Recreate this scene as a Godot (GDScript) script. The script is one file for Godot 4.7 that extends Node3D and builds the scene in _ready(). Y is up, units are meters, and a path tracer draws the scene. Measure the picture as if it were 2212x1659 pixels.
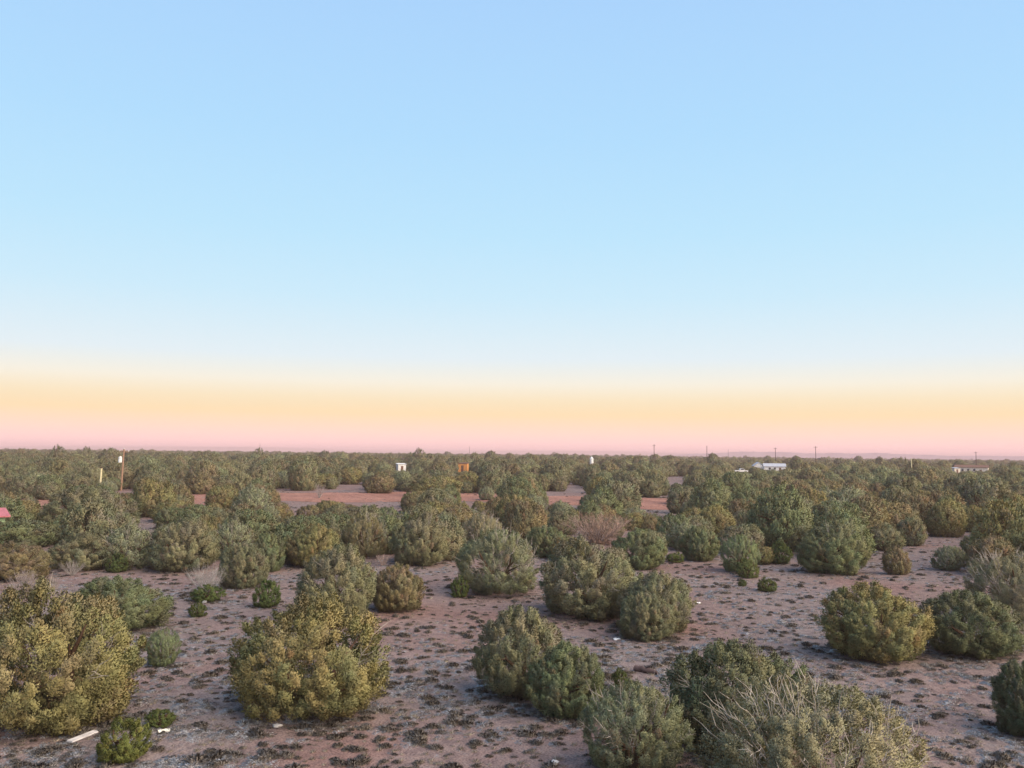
extends Node3D

# ---------------------------------------------------------------- camera numbers (photo measured on a 2212 x 1659 copy)
const EYE := Vector3(0, 9, 0)
const FOV := 47.0
const PITCH := 4.50
const ROLL := 0.62
const PX := 2.16015625            # 2212 / 1024
const EXPO := 2.9

const RISE := [Vector2(55, 0), Vector2(100, .7), Vector2(140, 1.7), Vector2(200, 2.35), Vector2(260, 2.6), Vector2(400, 2.8), Vector2(600, 2.8), Vector2(1000, 2.7), Vector2(2200, 2.0), Vector2(5000, 0)]

var cam_basis: Basis
var focal: float
var rng := RandomNumberGenerator.new()
var n_low := FastNoiseLite.new()
var n_mid := FastNoiseLite.new()
var n_patch := FastNoiseLite.new()
var n_dir := FastNoiseLite.new()
var n_cell := FastNoiseLite.new()
var n_hue := FastNoiseLite.new()
var M := {}
var names := {}
var road_pts: Array[Vector2] = []
var spots: Array = []              # [Vector2, radius] of everything placed


# ================================================================ small helpers
func srgb(r: float, g: float, b: float) -> Color:
	return Color(r, g, b).linear_to_srgb()          # base colours are written as linear reflectances


func numbered(called: String) -> String:
	if not names.has(called):
		names[called] = 0
		return called
	names[called] += 1
	return "%s_%03d" % [called, names[called]]


func tag(o: Node, label: String, category := "", group := "", kind := "") -> void:
	if label: o.set_meta("label", label)
	if category: o.set_meta("category", category)
	if group: o.set_meta("group", group)
	if kind: o.set_meta("kind", kind)


func thing(called: String, at: Vector3, label: String, category: String, group := "") -> Node3D:
	var o := Node3D.new()
	o.name = numbered(called)
	add_child(o)
	o.position = at
	tag(o, label, category, group)
	return o


func part(called: String, mesh: Mesh, mat: Material, parent: Node) -> MeshInstance3D:
	var o := MeshInstance3D.new()
	o.name = called
	o.mesh = mesh
	o.material_override = mat
	parent.add_child(o, true)
	return o


class MB:
	# collects triangles with normals and linear vertex colours
	var v := PackedVector3Array()
	var n := PackedVector3Array()
	var c := PackedColorArray()

	func tri(a: Vector3, b: Vector3, d: Vector3, na: Vector3, nb: Vector3, nd: Vector3, col: Color) -> void:
		# front faces run clockwise
		if (b - a).cross(d - a).dot(na + nb + nd) > 0.0:
			v.append(a); v.append(d); v.append(b)
			n.append(na); n.append(nd); n.append(nb)
		else:
			v.append(a); v.append(b); v.append(d)
			n.append(na); n.append(nb); n.append(nd)
		c.append(col); c.append(col); c.append(col)

	func flat(a: Vector3, b: Vector3, d: Vector3, outward: Vector3, col: Color) -> void:
		var k := (b - a).cross(d - a).normalized()
		if k.dot(outward) < 0.0: k = -k
		tri(a, b, d, k, k, k, col)

	func quad(a: Vector3, b: Vector3, d: Vector3, e: Vector3, outward: Vector3, col: Color) -> void:
		flat(a, b, d, outward, col)
		flat(a, d, e, outward, col)

	func box(lo: Vector3, hi: Vector3, col := Color.WHITE) -> void:
		var p := []
		for i in 8:
			p.append(Vector3(hi.x if i & 1 else lo.x, hi.y if i & 2 else lo.y, hi.z if i & 4 else lo.z))
		quad(p[0], p[1], p[3], p[2], Vector3(0, 0, -1), col)
		quad(p[4], p[5], p[7], p[6], Vector3(0, 0, 1), col)
		quad(p[0], p[2], p[6], p[4], Vector3(-1, 0, 0), col)
		quad(p[1], p[3], p[7], p[5], Vector3(1, 0, 0), col)
		quad(p[2], p[3], p[7], p[6], Vector3(0, 1, 0), col)
		quad(p[0], p[1], p[5], p[4], Vector3(0, -1, 0), col)

	func tube(pts: Array, radii: Array, sides: int, col: Color) -> void:
		var rings := []
		var norms := []
		var side := Vector3(1, 0, 0)
		for i in pts.size():
			var t: Vector3 = (pts[mini(i + 1, pts.size() - 1)] - pts[maxi(i - 1, 0)]).normalized()
			if absf(t.dot(side)) > 0.95: side = Vector3(0, 0, 1)
			var b := t.cross(side).normalized()
			var a := b.cross(t).normalized()
			side = a
			var ring := []
			var nr := []
			for k in sides:
				var ang := TAU * k / sides
				var d := a * cos(ang) + b * sin(ang)
				ring.append(pts[i] + d * radii[i])
				nr.append(d)
			rings.append(ring)
			norms.append(nr)
		for i in pts.size() - 1:
			for k in sides:
				var k2 := (k + 1) % sides
				tri(rings[i][k], rings[i][k2], rings[i + 1][k2], norms[i][k], norms[i][k2], norms[i + 1][k2], col)
				tri(rings[i][k], rings[i + 1][k2], rings[i + 1][k], norms[i][k], norms[i + 1][k2], norms[i + 1][k], col)

	func mesh() -> ArrayMesh:
		var a := []
		a.resize(Mesh.ARRAY_MAX)
		a[Mesh.ARRAY_VERTEX] = v
		a[Mesh.ARRAY_NORMAL] = n
		a[Mesh.ARRAY_COLOR] = c
		var m := ArrayMesh.new()
		m.add_surface_from_arrays(Mesh.PRIMITIVE_TRIANGLES, a)
		return m


func rdir() -> Vector3:
	var z := rng.randf_range(-1, 1)
	var a := rng.randf() * TAU
	var r := sqrt(1 - z * z)
	return Vector3(r * cos(a), z, r * sin(a))


func sstep(a: float, b: float, x: float) -> float:
	var t := clampf((x - a) / (b - a), 0, 1)
	return t * t * (3 - 2 * t)


# ================================================================ terrain and the pixel-to-ground ray
func th(x: float, z: float) -> float:
	var r := sqrt(x * x + z * z)
	var h := n_mid.get_noise_2d(x, z) * 0.22 * sstep(3, 20, r)
	h += n_low.get_noise_2d(x, z) * 1.3 * sstep(90, 700, r) * (1 - sstep(2500, 5000, r))
	# the plain rises gently away from the camera, a little less to the right
	var rise := 0.0
	for i in RISE.size() - 1:
		if r >= RISE[i].x and r < RISE[i + 1].x:
			rise = lerpf(RISE[i].y, RISE[i + 1].y, (r - RISE[i].x) / (RISE[i + 1].x - RISE[i].x))
	return h + rise * (1.0 - .22 * sstep(0.05, 0.4, x / maxf(r, 1.0)) * float(z < 0))


func ray(u: float, v: float) -> Vector3:
	return (cam_basis * Vector3((u - 1106.0) / PX / focal, -(v - 829.5) / PX / focal, -1)).normalized()


func at(u: float, v: float) -> Vector3:
	var d := ray(u, v)
	var p := Vector3.ZERO
	var h := 0.0
	for i in 12:
		p = EYE + d * ((EYE.y - h) / maxf(-d.y, 0.002))
		h = th(p.x, p.z)
	return Vector3(p.x, h, p.z)


func at_far(u: float, dist: float) -> Vector3:
	# a ground point in the direction of a column, dist metres away
	var d := ray(u, 975)
	var f := Vector2(d.x, d.z).normalized() * dist
	return Vector3(f.x, th(f.x, f.y), f.y)


func project(p: Vector3) -> Vector2:
	var q := cam_basis.inverse() * (p - EYE)
	return Vector2(1106 + q.x / -q.z * focal * PX, 829.5 - q.y / -q.z * focal * PX)


func depth(p: Vector3) -> float:
	return -(cam_basis.inverse() * (p - EYE)).z


# ================================================================ textures and materials
func noise_tex(sd: int, freq: float, ramp: Array, oct := 5, as_normal := false, bump := 4.0, size := 1024) -> NoiseTexture2D:
	var f := FastNoiseLite.new()
	f.seed = sd
	f.frequency = freq
	f.fractal_octaves = oct
	f.noise_type = FastNoiseLite.TYPE_SIMPLEX_SMOOTH
	var t := NoiseTexture2D.new()
	t.width = size
	t.height = size
	t.seamless = true
	t.noise = f
	if as_normal:
		t.as_normal_map = true
		t.bump_strength = bump
	elif ramp:
		var g := Gradient.new()
		var off := PackedFloat32Array()
		var col := PackedColorArray()
		for s in ramp:
			off.append(s[0])
			col.append(s[1])
		g.offsets = off
		g.colors = col
		t.color_ramp = g
	return t


func mat(c: Color, rough := 0.9, spec := 0.25) -> StandardMaterial3D:
	var m := StandardMaterial3D.new()
	m.albedo_color = c
	m.roughness = rough
	m.metallic_specular = spec
	return m


func vmat(c := Color.WHITE, rough := 0.95, spec := 0.15) -> StandardMaterial3D:
	var m := mat(c, rough, spec)
	m.vertex_color_use_as_albedo = true
	return m


func make_materials() -> void:
	var g := vmat(Color.WHITE, 0.97, 0.12)
	g.albedo_texture = noise_tex(11, 0.012, [[0.0, srgb(.62, .62, .66)], [0.38, srgb(.86, .82, .82)], [0.55, srgb(1.0, .95, .93)], [0.8, srgb(1.0, 1.0, 1.0)]], 6)
	g.uv1_triplanar = true
	g.uv1_world_triplanar = true
	g.uv1_scale = Vector3(0.11, 0.11, 0.11)
	g.detail_enabled = true
	g.detail_blend_mode = BaseMaterial3D.BLEND_MODE_MUL
	g.detail_uv_layer = BaseMaterial3D.DETAIL_UV_2
	g.detail_albedo = noise_tex(12, 0.02, [[0.2, srgb(.42, .42, .46)], [0.45, srgb(.82, .80, .80)], [0.7, srgb(1.0, 1.0, 1.0)]], 5)
	g.uv2_triplanar = true
	g.uv2_world_triplanar = true
	g.uv2_scale = Vector3(0.53, 0.53, 0.53)
	g.normal_enabled = true
	g.normal_texture = noise_tex(13, 0.02, [], 5, true, 6.0)
	g.normal_scale = 0.8
	M.ground = g
	M.hill = vmat(Color.WHITE, 1.0, 0.05)
	# foliage tints (multiplied with the sprays' own colours)
	for k in [["olive", Color(1.0, 1.0, 1.0)], ["yellow", Color(1.07, 1.03, 0.92)], ["green", Color(0.94, 0.99, 0.94)], ["grey", Color(1.0, 1.0, 1.02)], ["brown", Color(1.04, 0.97, 0.94)], ["dark", Color(0.84, 0.88, 0.86)]]:
		var f := vmat(k[1], 0.9, 0.15)
		f.backlight_enabled = true
		f.backlight = Color(0.62, 0.62, 0.5)
		M["leaf_" + k[0]] = f
	M.bark = vmat(Color.WHITE, 0.95, 0.1)
	M.bark.albedo_texture = noise_tex(31, 0.03, [[0.25, srgb(.6, .55, .5)], [0.7, srgb(1, 1, 1)]], 4, false, 0, 256)
	M.bark.uv1_triplanar = true
	M.bark.uv1_scale = Vector3(4, 0.8, 4)
	M.tuft = vmat(Color.WHITE, 0.95, 0.1)
	var dull := [[0.25, srgb(.72, .72, .72)], [0.7, srgb(1, 1, 1)]]
	for k in [["white", .72, .72, .70, .6], ["cream", .68, .62, .52, .7], ["roof_grey", .42, .45, .50, .6], ["roof_red", .44, .15, .17, .6], ["green_wall", .26, .36, .20, .75], ["orange", .72, .32, .10, .8], ["brown", .16, .09, .06, .8], ["pole", .30, .19, .13, .9], ["dark_pole", .07, .045, .035, .9], ["post", .62, .56, .34, .8], ["can", .70, .72, .72, .45], ["steel", .30, .30, .31, .5], ["glass", .03, .04, .05, .15], ["rubber", .02, .02, .02, .9], ["plank", .62, .60, .60, .8], ["paper", .80, .78, .68, .85], ["bag", .80, .80, .80, .5], ["stone", .60, .58, .56, .9], ["log", .11, .075, .07, .95]]:
		var m := mat(srgb(k[1], k[2], k[3]), k[4], 0.3)
		m.albedo_texture = noise_tex(40 + M.size(), 0.015, dull, 5, false, 0, 256)
		m.uv1_triplanar = true
		m.uv1_scale = Vector3(0.6, 0.6, 0.6)
		M[k[0]] = m


# ================================================================ plants
func spray(mb: MB, p: Vector3, d: Vector3, n: Vector3, ln: float, wd: float, col: Color) -> void:
	var s := d.cross(n)
	if s.length_squared() < 1e-5: s = Vector3(1, 0, 0)
	s = s.normalized().rotated(d, rng.randf_range(-1.2, 1.2)) * wd
	mb.tri(p - d * ln * 0.5 - s * 0.35, p + s, p + d * ln * 0.5, n, n, n, col)


# One juniper crown. w, h in metres. kind: "dome", "lobed", "open", "bush"
func crown_mesh(sd: int, w: float, h: float, kind: String, clumps: int, per: int, leaf: float) -> ArrayMesh:
	rng.seed = sd * 7919 + 13
	n_dir.seed = sd
	n_cell.seed = sd
	n_hue.seed = sd
	var lean := Vector3(rng.randf_range(-.1, .1), 0, rng.randf_range(-.1, .1))
	var mb := MB.new()
	var pal := [Color(0.229, 0.226, 0.129), Color(0.202, 0.217, 0.129), Color(0.173, 0.202, 0.133), Color(0.241, 0.221, 0.136), Color(0.207, 0.192, 0.145)]
	if kind == "open": pal = [Color(0.246, 0.274, 0.161), Color(0.229, 0.259, 0.167), Color(0.259, 0.266, 0.148), Color(0.229, 0.237, 0.169)]
	if kind == "pale": pal = [Color(.285, .275, .165), Color(.265, .265, .165), Color(.290, .265, .155), Color(.255, .240, .170)]
	if kind == "dry": pal = [Color(.26, .19, .155), Color(.24, .185, .16), Color(.22, .18, .14)]
	if kind == "bush": pal = [Color(0.119, 0.155, 0.067), Color(0.134, 0.161, 0.064), Color(0.164, 0.172, 0.067)]
	var cy := h * (0.33 if kind != "open" else 0.40)
	var lobes := 5 + rng.randi() % 4
	var lob := []
	for i in lobes:
		var a := TAU * (i + rng.randf_range(-.3, .3)) / lobes
		lob.append([Vector3(cos(a), rng.randf_range(0.0, 0.75), sin(a)).normalized(), rng.randf_range(0.08, 0.24) * (0.55 if kind == "dome" else 1.0)])
	lob.append([Vector3(rng.randf_range(-.4, .4), 1, rng.randf_range(-.4, .4)).normalized(), rng.randf_range(.04, .16)])
	var gaps := []
	for i in (2 if kind == "dome" else 4):
		var g := rdir()
		g.y = absf(g.y) * 0.6 - 0.1
		gaps.append([g.normalized(), rng.randf_range(0.10, 0.2)])
	for i in clumps:
		var inner := rng.randf() < 0.22
		var d := rdir()
		while d.y < -0.78: d = rdir()
		var skip := false
		for g in gaps:
			if d.dot(g[0]) > 1.0 - g[1] * 0.35 and rng.randf() < 0.75: skip = true
		if skip and not inner: continue
		# crown radius in this direction: a dome with lobes, drawn in towards the ground
		var k := 0.88 + n_dir.get_noise_3d(d.x * 110, d.y * 110, d.z * 110) * 0.2
		# upright plumes with clefts between them
		var q := d + Vector3(0, -0.25 * d.y, 0)
		var away := clampf(n_cell.get_noise_3d(q.x * 100, q.y * 70, q.z * 100) + 1.0, 0, 1)
		k *= 1.06 - (0.34 if leaf < .06 else 0.2) * away * away
		var hue := n_hue.get_noise_3d(q.x * 100, q.y * 70, q.z * 100)
		for l in lob:
			k += l[1] * sstep(0.72, 1.0, d.dot(l[0]))
		k = clampf(k, .62, 1.07)
		var hor := Vector2(d.x, d.z)
		var ry := (h - cy) if d.y > 0 else cy * 1.0
		var pw := 2.0 if d.y > 0 else 3.4
		var flat := pow(pow(absf(hor.length()) / (w * 0.5), pw) + pow(absf(d.y) / ry, pw), -1 / pw)
		var R := flat * k
		var depth_in := rng.randf_range(0.35, 0.75) if inner else 1.0 - absf(rng.randfn(0, 0.06))
		var ax := (d * 0.75 + Vector3(0, 0.85, 0) + rdir() * 0.25).normalized()
		var cl := (0.12 + 0.26 * pow(rng.randf(), 1.3)) * (w + h) / 8.4      # half length of the clump
		var cr := cl * rng.randf_range(0.58, 0.82)
		if kind == "bush": cl *= 1.05
		var c := Vector3(0, cy, 0) + d * R * depth_in - ax * cl * 0.7
		c += lean * (c.y - cy * .5)
		if c.y < cl * 0.5: c.y = cl * 0.5 + rng.randf() * 0.1
		var base: Color = pal[rng.randi() % pal.size()]
		base = base.lerp(pal[int(absf(hue) * 97) % pal.size()], .65) * rng.randf_range(0.9, 1.12) * (1.0 + .16 * hue)
		if kind != "bush" and rng.randf() < 0.03: base = Color(.21, .165, .11)
		var count := per if not inner else per / 2
		var sx := ax.cross(Vector3(0.3, 0.1, 1)).normalized()
		var sz := ax.cross(sx)
		for j in count:
			var t := rng.randf_range(-1, 1)
			var prof := sqrt(maxf(0.0, 1 - t * t)) * (1.0 - 0.22 * t)         # flame shape, narrow at the tip
			var rr := sqrt(rng.randf_range(0.12, 1.0)) * prof
			var a := rng.randf() * TAU
			var rad := sx * cos(a) + sz * sin(a)
			var p := c + ax * (t * cl) + rad * (rr * cr)
			p += rdir() * leaf * (0.4 if rng.randf() < .7 else 2.4)
			if p.y < 0.02: p.y = 0.02 + rng.randf() * 0.05
			var n := (rad * 0.65 + ax * (t * 0.5 + 0.2) + d * 0.8 + rdir() * 0.3).normalized()
			var dd := (ax * 0.8 + rad * 0.55 + rdir() * 0.55).normalized()
			var s := rng.randf_range(0.7, 1.35)
			spray(mb, p, dd, n, leaf * s * 1.5, leaf * s * 0.55, base * rng.randf_range(0.85, 1.17))
	return mb.mesh()


func bend(p0: Vector3, p1: Vector3, wob: float, steps: int) -> Array:
	var pts := []
	for i in steps + 1:
		var t := float(i) / steps
		pts.append(p0.lerp(p1, t) + (rdir() * wob * sin(t * PI) if i > 0 and i < steps else Vector3.ZERO))
	return pts


func trunk_mesh(sd: int, w: float, h: float) -> ArrayMesh:
	rng.seed = sd * 104729 + 5
	var mb := MB.new()
	var stems := 3 + rng.randi() % 3
	var col := Color(.13, .085, .06)
	mb.tube([Vector3(0, -0.25, 0), Vector3(0, 0.05, 0), Vector3(0.03, 0.4, 0.02)], [0.3 * w / 4.6, 0.23 * w / 4.6, 0.17 * w / 4.6], 8, col)
	for i in stems:
		var a := TAU * (i + rng.randf_range(-.25, .25)) / stems
		var tip := Vector3(cos(a) * w * .30, h * rng.randf_range(.55, .8), sin(a) * w * .30)
		var pts := bend(Vector3(0, 0.1, 0), tip, 0.16, 5)
		mb.tube(pts, [.15 * w / 4.6, .12 * w / 4.6, .1 * w / 4.6, .07 * w / 4.6, .05 * w / 4.6, .02], 6, col * rng.randf_range(.8, 1.2))
		for j in 3:
			var q: Vector3 = pts[1 + j]
			var e := q + (rdir() * 0.6 + Vector3(cos(a), .5, sin(a))) * w * .16
			mb.tube(bend(q, e, .06, 3), [.06 * w / 4.6, .045 * w / 4.6, .03, .012], 5, col * rng.randf_range(.8, 1.2))
	return mb.mesh()


# bare silver limbs that stick out of a crown, each forked into twigs
func dead_branch_mesh(sd: int, w: float, h: float, cnt: int, reach: float) -> ArrayMesh:
	rng.seed = sd * 15485863 + 3
	var mb := MB.new()
	for i in cnt:
		var d := rdir()
		d.y = absf(d.y) * 0.8 + 0.15
		d = d.normalized()
		var p0 := Vector3(d.x * w * .34, h * .26 + d.y * h * .38, d.z * w * .34)
		var p1 := Vector3(d.x * w * .5, h * .42 + d.y * h * .56, d.z * w * .5) * reach
		var col := Color(.44, .41, .37) * rng.randf_range(.75, 1.2)
		var pts := bend(p0, p1, .1, 4)
		mb.tube(pts, [.019, .016, .013, .010, .004], 5, col)
		for j in 5:
			var q: Vector3 = pts[1 + j % 3].lerp(pts[2 + j % 3], rng.randf())
			var e: Vector3 = q + (d * .5 + rdir() * .65 + Vector3(0, .3, 0)) * rng.randf_range(.25, .6)
			mb.tube(bend(q, e, .05, 2), [.011, .008, .003], 4, col)
	return mb.mesh()


# a leafless shrub or tree: a fan of stems that fork three times
func bare_mesh(sd: int, w: float, h: float, stems: int, thick: float, col: Color, twigs: int) -> ArrayMesh:
	rng.seed = sd * 32452843 + 7
	var mb := MB.new()
	for i in stems:
		var a := TAU * (i + rng.randf()) / stems
		var out := sqrt(rng.randf()) * 0.5
		var tip := Vector3(cos(a) * w * out, h * rng.randf_range(.72, 1.0) * sqrt(1.0 - out * out * 1.6), sin(a) * w * out)
		var root := Vector3(cos(a), 0, sin(a)) * w * .03
		var pts := bend(root, tip, h * .05, 4)
		mb.tube(pts, [thick, thick * .75, thick * .5, thick * .32, thick * .12], 5, col * rng.randf_range(.7, 1.2))
		for j in twigs:
			var t := rng.randf_range(0.8, 3.0)
			var q: Vector3 = pts[int(t)].lerp(pts[int(t) + 1], t - int(t))
			var e: Vector3 = q + ((tip - root).normalized() * .6 + rdir() * .7).normalized() * h * rng.randf_range(.15, .38)
			if e.y < 0.05: e.y = 0.05
			var tw := bend(q, e, h * .02, 2)
			mb.tube(tw, [thick * .25, thick * .17, thick * .06], 3, col * rng.randf_range(.7, 1.25))
			for k in 3:
				var q2: Vector3 = tw[1].lerp(tw[2], rng.randf())
				var e2: Vector3 = q2 + (rdir() * .7 + Vector3(0, .5, 0)).normalized() * h * rng.randf_range(.06, .16)
				mb.tube([q2, e2], [thick * .1, thick * .04], 3, col * rng.randf_range(.7, 1.25))
	return mb.mesh()


func tuft_mesh(sd: int, blades: int, r: float, h: float, wd: float, dome: bool) -> ArrayMesh:
	rng.seed = sd * 49979687 + 1
	var mb := MB.new()
	for i in blades:
		var a := rng.randf() * TAU
		var q := sqrt(rng.randf())
		var o := Vector3(cos(a), 0, sin(a))
		var base := o * q * r * (0.75 if dome else 0.35)
		var up := h * rng.randf_range(.45, 1.0) * (sqrt(1.0 - q * q * .8) if dome else 1.0)
		var tip := o * r * q * (1.05 if dome else 1.3) + Vector3(rng.randf_range(-.05, .05), up, rng.randf_range(-.05, .05))
		var s := o.cross(Vector3.UP).rotated(Vector3.UP, rng.randf_range(-1.2, 1.2)) * wd
		var n := (o * q + Vector3(0, .7, 0) + rdir() * .3).normalized()
		mb.tri(base - s, base + s, tip, n, n, n, Color.WHITE * rng.randf_range(.7, 1.25))
		if dome:
			var m := base.lerp(tip, .6)
			mb.tri(m - s * 1.6, m + s * 1.6 + Vector3(0, .02, 0), tip + o * wd * 2, n, n, n, Color.WHITE * rng.randf_range(.7, 1.25))
	return mb.mesh()


# ================================================================ tree stock
var stock := {}     # kind -> array of {crown, trunk, dead, w, h}


func make_stock() -> void:
	for k in ["dome", "lobed", "open", "bush", "pale"]:
		stock["hero_" + k] = []
		stock["mid_" + k] = []
	var plan := [["hero_dome", 3, 4.6, 3.8, 640, 280, .048], ["hero_lobed", 3, 4.6, 3.8, 640, 280, .048], ["hero_open", 2, 4.6, 3.6, 600, 320, .036], ["hero_pale", 2, 4.6, 3.6, 600, 320, .036], ["hero_bush", 2, 1.4, 1.2, 260, 150, .026],
		["mid_dome", 3, 4.4, 3.7, 520, 76, .085], ["mid_lobed", 3, 4.4, 3.7, 520, 76, .085], ["mid_open", 2, 4.4, 3.5, 420, 70, .08], ["mid_bush", 2, 1.4, 1.2, 80, 46, .06]]
	var sd := 100
	for p in plan:
		for i in p[1]:
			sd += 1
			var kind: String = p[0].get_slice("_", 1)
			var e := {"w": p[2], "h": p[3], "crown": crown_mesh(sd, p[2], p[3], kind, p[4], p[5], p[6]), "trunk": trunk_mesh(sd, p[2], p[3])}
			if kind in ["open", "pale"] or (kind == "lobed" and p[0].begins_with("hero")):
				e.dead = dead_branch_mesh(sd, p[2], p[3], 9 if kind == "lobed" else (60 if kind == "pale" else 34), 1.0 if kind == "lobed" else (1.03 if kind == "pale" else 1.04))
			stock[p[0]].append(e)


var protos := {}


func put_tree(key: String, variant: int, tint: String, p: Vector3, w: float, h: float, turn: float, label: String, group := "", called := "juniper_tree", category := "juniper") -> Node3D:
	var list: Array = stock[key]
	var e: Dictionary = list[variant % list.size()]
	var id := "%s %d %s" % [key, variant % list.size(), tint]
	var o: Node3D
	if not protos.has(id):
		o = Node3D.new()
		part("trunk", e.trunk, M.bark, o)
		part("crown", e.crown, M["leaf_" + tint], o)
		if e.has("dead"): part("dead_branches", e.dead, M.bark, o)
		protos[id] = o
	else:
		o = protos[id].duplicate()
	o.name = numbered(called)
	add_child(o)
	o.position = p
	o.rotation.y = turn
	var sw: float = w / e.w
	o.scale = Vector3(sw, h / e.h, sw)
	tag(o, label, category, group)
	spots.append([Vector2(p.x, p.z), w * .5])
	return o


# a tree from what the photo shows of it: left, right, top and bottom of the crown
func tree_px(u0: float, u1: float, v0: float, v1: float, key: String, variant: int, tint: String, label: String, group := "", called := "juniper_tree", category := "juniper") -> Node3D:
	var um := (u0 + u1) * .5
	var f := at(um, v1)
	var w := (u1 - u0) / PX / focal * depth(f)
	var dir := Vector3(f.x, 0, f.z).normalized()
	var c := f + dir * w * .30
	w = (u1 - u0) / PX / focal * depth(c)
	c.y = th(c.x, c.z)
	var d := ray(um, v0)
	var flat := Vector2(d.x, d.z).length()
	var reach := Vector2(c.x, c.z).length()
	var h := EYE.y + d.y / flat * reach - c.y
	h = clampf(h, w * .42, w * (1.05 if key.begins_with("mid") else 1.2))
	var turn := fposmod(u0 * 0.37 + v1 * 0.11, TAU)
	return put_tree(key, variant, tint, c, w * 1.0, h, turn, label, group, called, category)


func _ready() -> void:
	# ------------------------------------------------------------ camera
	var cam := Camera3D.new()
	cam.name = "camera"
	cam.fov = FOV
	cam.far = 40000
	cam.near = 0.1
	cam_basis = Basis(Vector3.RIGHT, deg_to_rad(PITCH)) * Basis(Vector3.BACK, deg_to_rad(ROLL))
	cam.transform = Transform3D(cam_basis, EYE)
	add_child(cam)
	cam.current = true
	focal = 384.0 / tan(deg_to_rad(FOV / 2))

	# ------------------------------------------------------------ sky: clear twilight, pink at the horizon, then yellow, white, blue
	var env := Environment.new()
	env.background_mode = Environment.BG_SKY
	env.tonemap_mode = Environment.TONE_MAPPER_LINEAR
	env.tonemap_exposure = EXPO
	env.sdfgi_enabled = true
	env.ssao_enabled = true
	env.ssil_enabled = true
	env.fog_enabled = true
	env.fog_density = 0.00028
	env.fog_light_color = Color(1.0, 0.86, 0.86)
	var stops := [[-90.0, 120, 95, 90], [-0.6, 200, 160, 158], [-0.1, 255, 198, 198], [0.6, 255, 209, 204], [1.5, 255, 217, 194], [2.5, 255, 226, 180], [3.4, 255, 235, 198], [4.5, 251, 245, 228], [6.1, 230, 243, 249], [10.0, 205, 237, 254], [14.0, 190, 231, 255], [20.0, 178, 222, 255], [28.0, 170, 212, 253], [45.0, 150, 195, 245], [90.0, 125, 172, 232]]
	var im := Image.create(64, 1440, false, Image.FORMAT_RGBF)
	for y in 1440:
		var e := 90.0 - (y + .5) / 8.0
		var c := Color()
		for i in stops.size() - 1:
			if e >= stops[i][0] and e <= stops[i + 1][0]:
				var t: float = (e - stops[i][0]) / (stops[i + 1][0] - stops[i][0])
				c = Color8(stops[i][1], stops[i][2], stops[i][3]).lerp(Color8(stops[i + 1][1], stops[i + 1][2], stops[i + 1][3]), t)
		c = c.srgb_to_linear() * (1.0 + 0.22 * sstep(3.5, 0.3, e))
		for x in 64:
			im.set_pixel(x, y, Color(c.r / EXPO, c.g / EXPO, c.b / EXPO))
	var pano := PanoramaSkyMaterial.new()
	pano.panorama = ImageTexture.create_from_image(im)
	var sky := Sky.new()
	sky.sky_material = pano
	env.sky = sky
	var we := WorldEnvironment.new()
	we.name = "world_environment"
	we.environment = env
	add_child(we)

	# ------------------------------------------------------------ sun: the broad warm glow behind the camera, to the right
	var sun := DirectionalLight3D.new()
	sun.name = "sun"
	sun.light_color = Color(1.0, 0.90, 0.79)
	sun.light_energy = 0.8
	sun.light_angular_distance = 70
	sun.shadow_enabled = true
	add_child(sun)
	sun.look_at_from_position(Vector3(40, 32, 26), Vector3.ZERO)

	n_low.seed = 3
	n_low.frequency = 0.004
	n_mid.seed = 8
	n_mid.frequency = 0.045
	n_mid.fractal_octaves = 3
	n_patch.seed = 21
	n_patch.frequency = 0.05
	n_patch.fractal_octaves = 4
	n_dir.frequency = 0.01
	for c in [n_cell, n_hue]:
		c.noise_type = FastNoiseLite.TYPE_CELLULAR
		c.fractal_type = FastNoiseLite.FRACTAL_NONE
		c.frequency = 0.028
	n_cell.cellular_return_type = FastNoiseLite.RETURN_DISTANCE
	n_hue.cellular_return_type = FastNoiseLite.RETURN_CELL_VALUE

	make_materials()
	for q in [[-300, 1092], [420, 1078], [600, 1070], [740, 1072], [860, 1071], [1060, 1074], [1240, 1079], [1430, 1086], [1700, 1098], [2050, 1112], [2500, 1130]]:
		var p := at(q[0], q[1])
		road_pts.append(Vector2(p.x, p.z))
	build_ground()
	build_hills()
	print("ground ", Time.get_ticks_msec())
	make_stock()
	print("stock ", Time.get_ticks_msec())
	near_trees()
	buildings()
	poles()
	bare_shrubs()
	mid_trees()
	print("trees ", Time.get_ticks_msec())
	far_trees()
	litter()
	ground_cover()
	print("done ", Time.get_ticks_msec())


func road_dist(p: Vector2) -> float:
	var best := 1e9
	for i in road_pts.size() - 1:
		best = minf(best, p.distance_to(Geometry2D.get_closest_point_to_segment(p, road_pts[i], road_pts[i + 1])))
	return best


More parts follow.
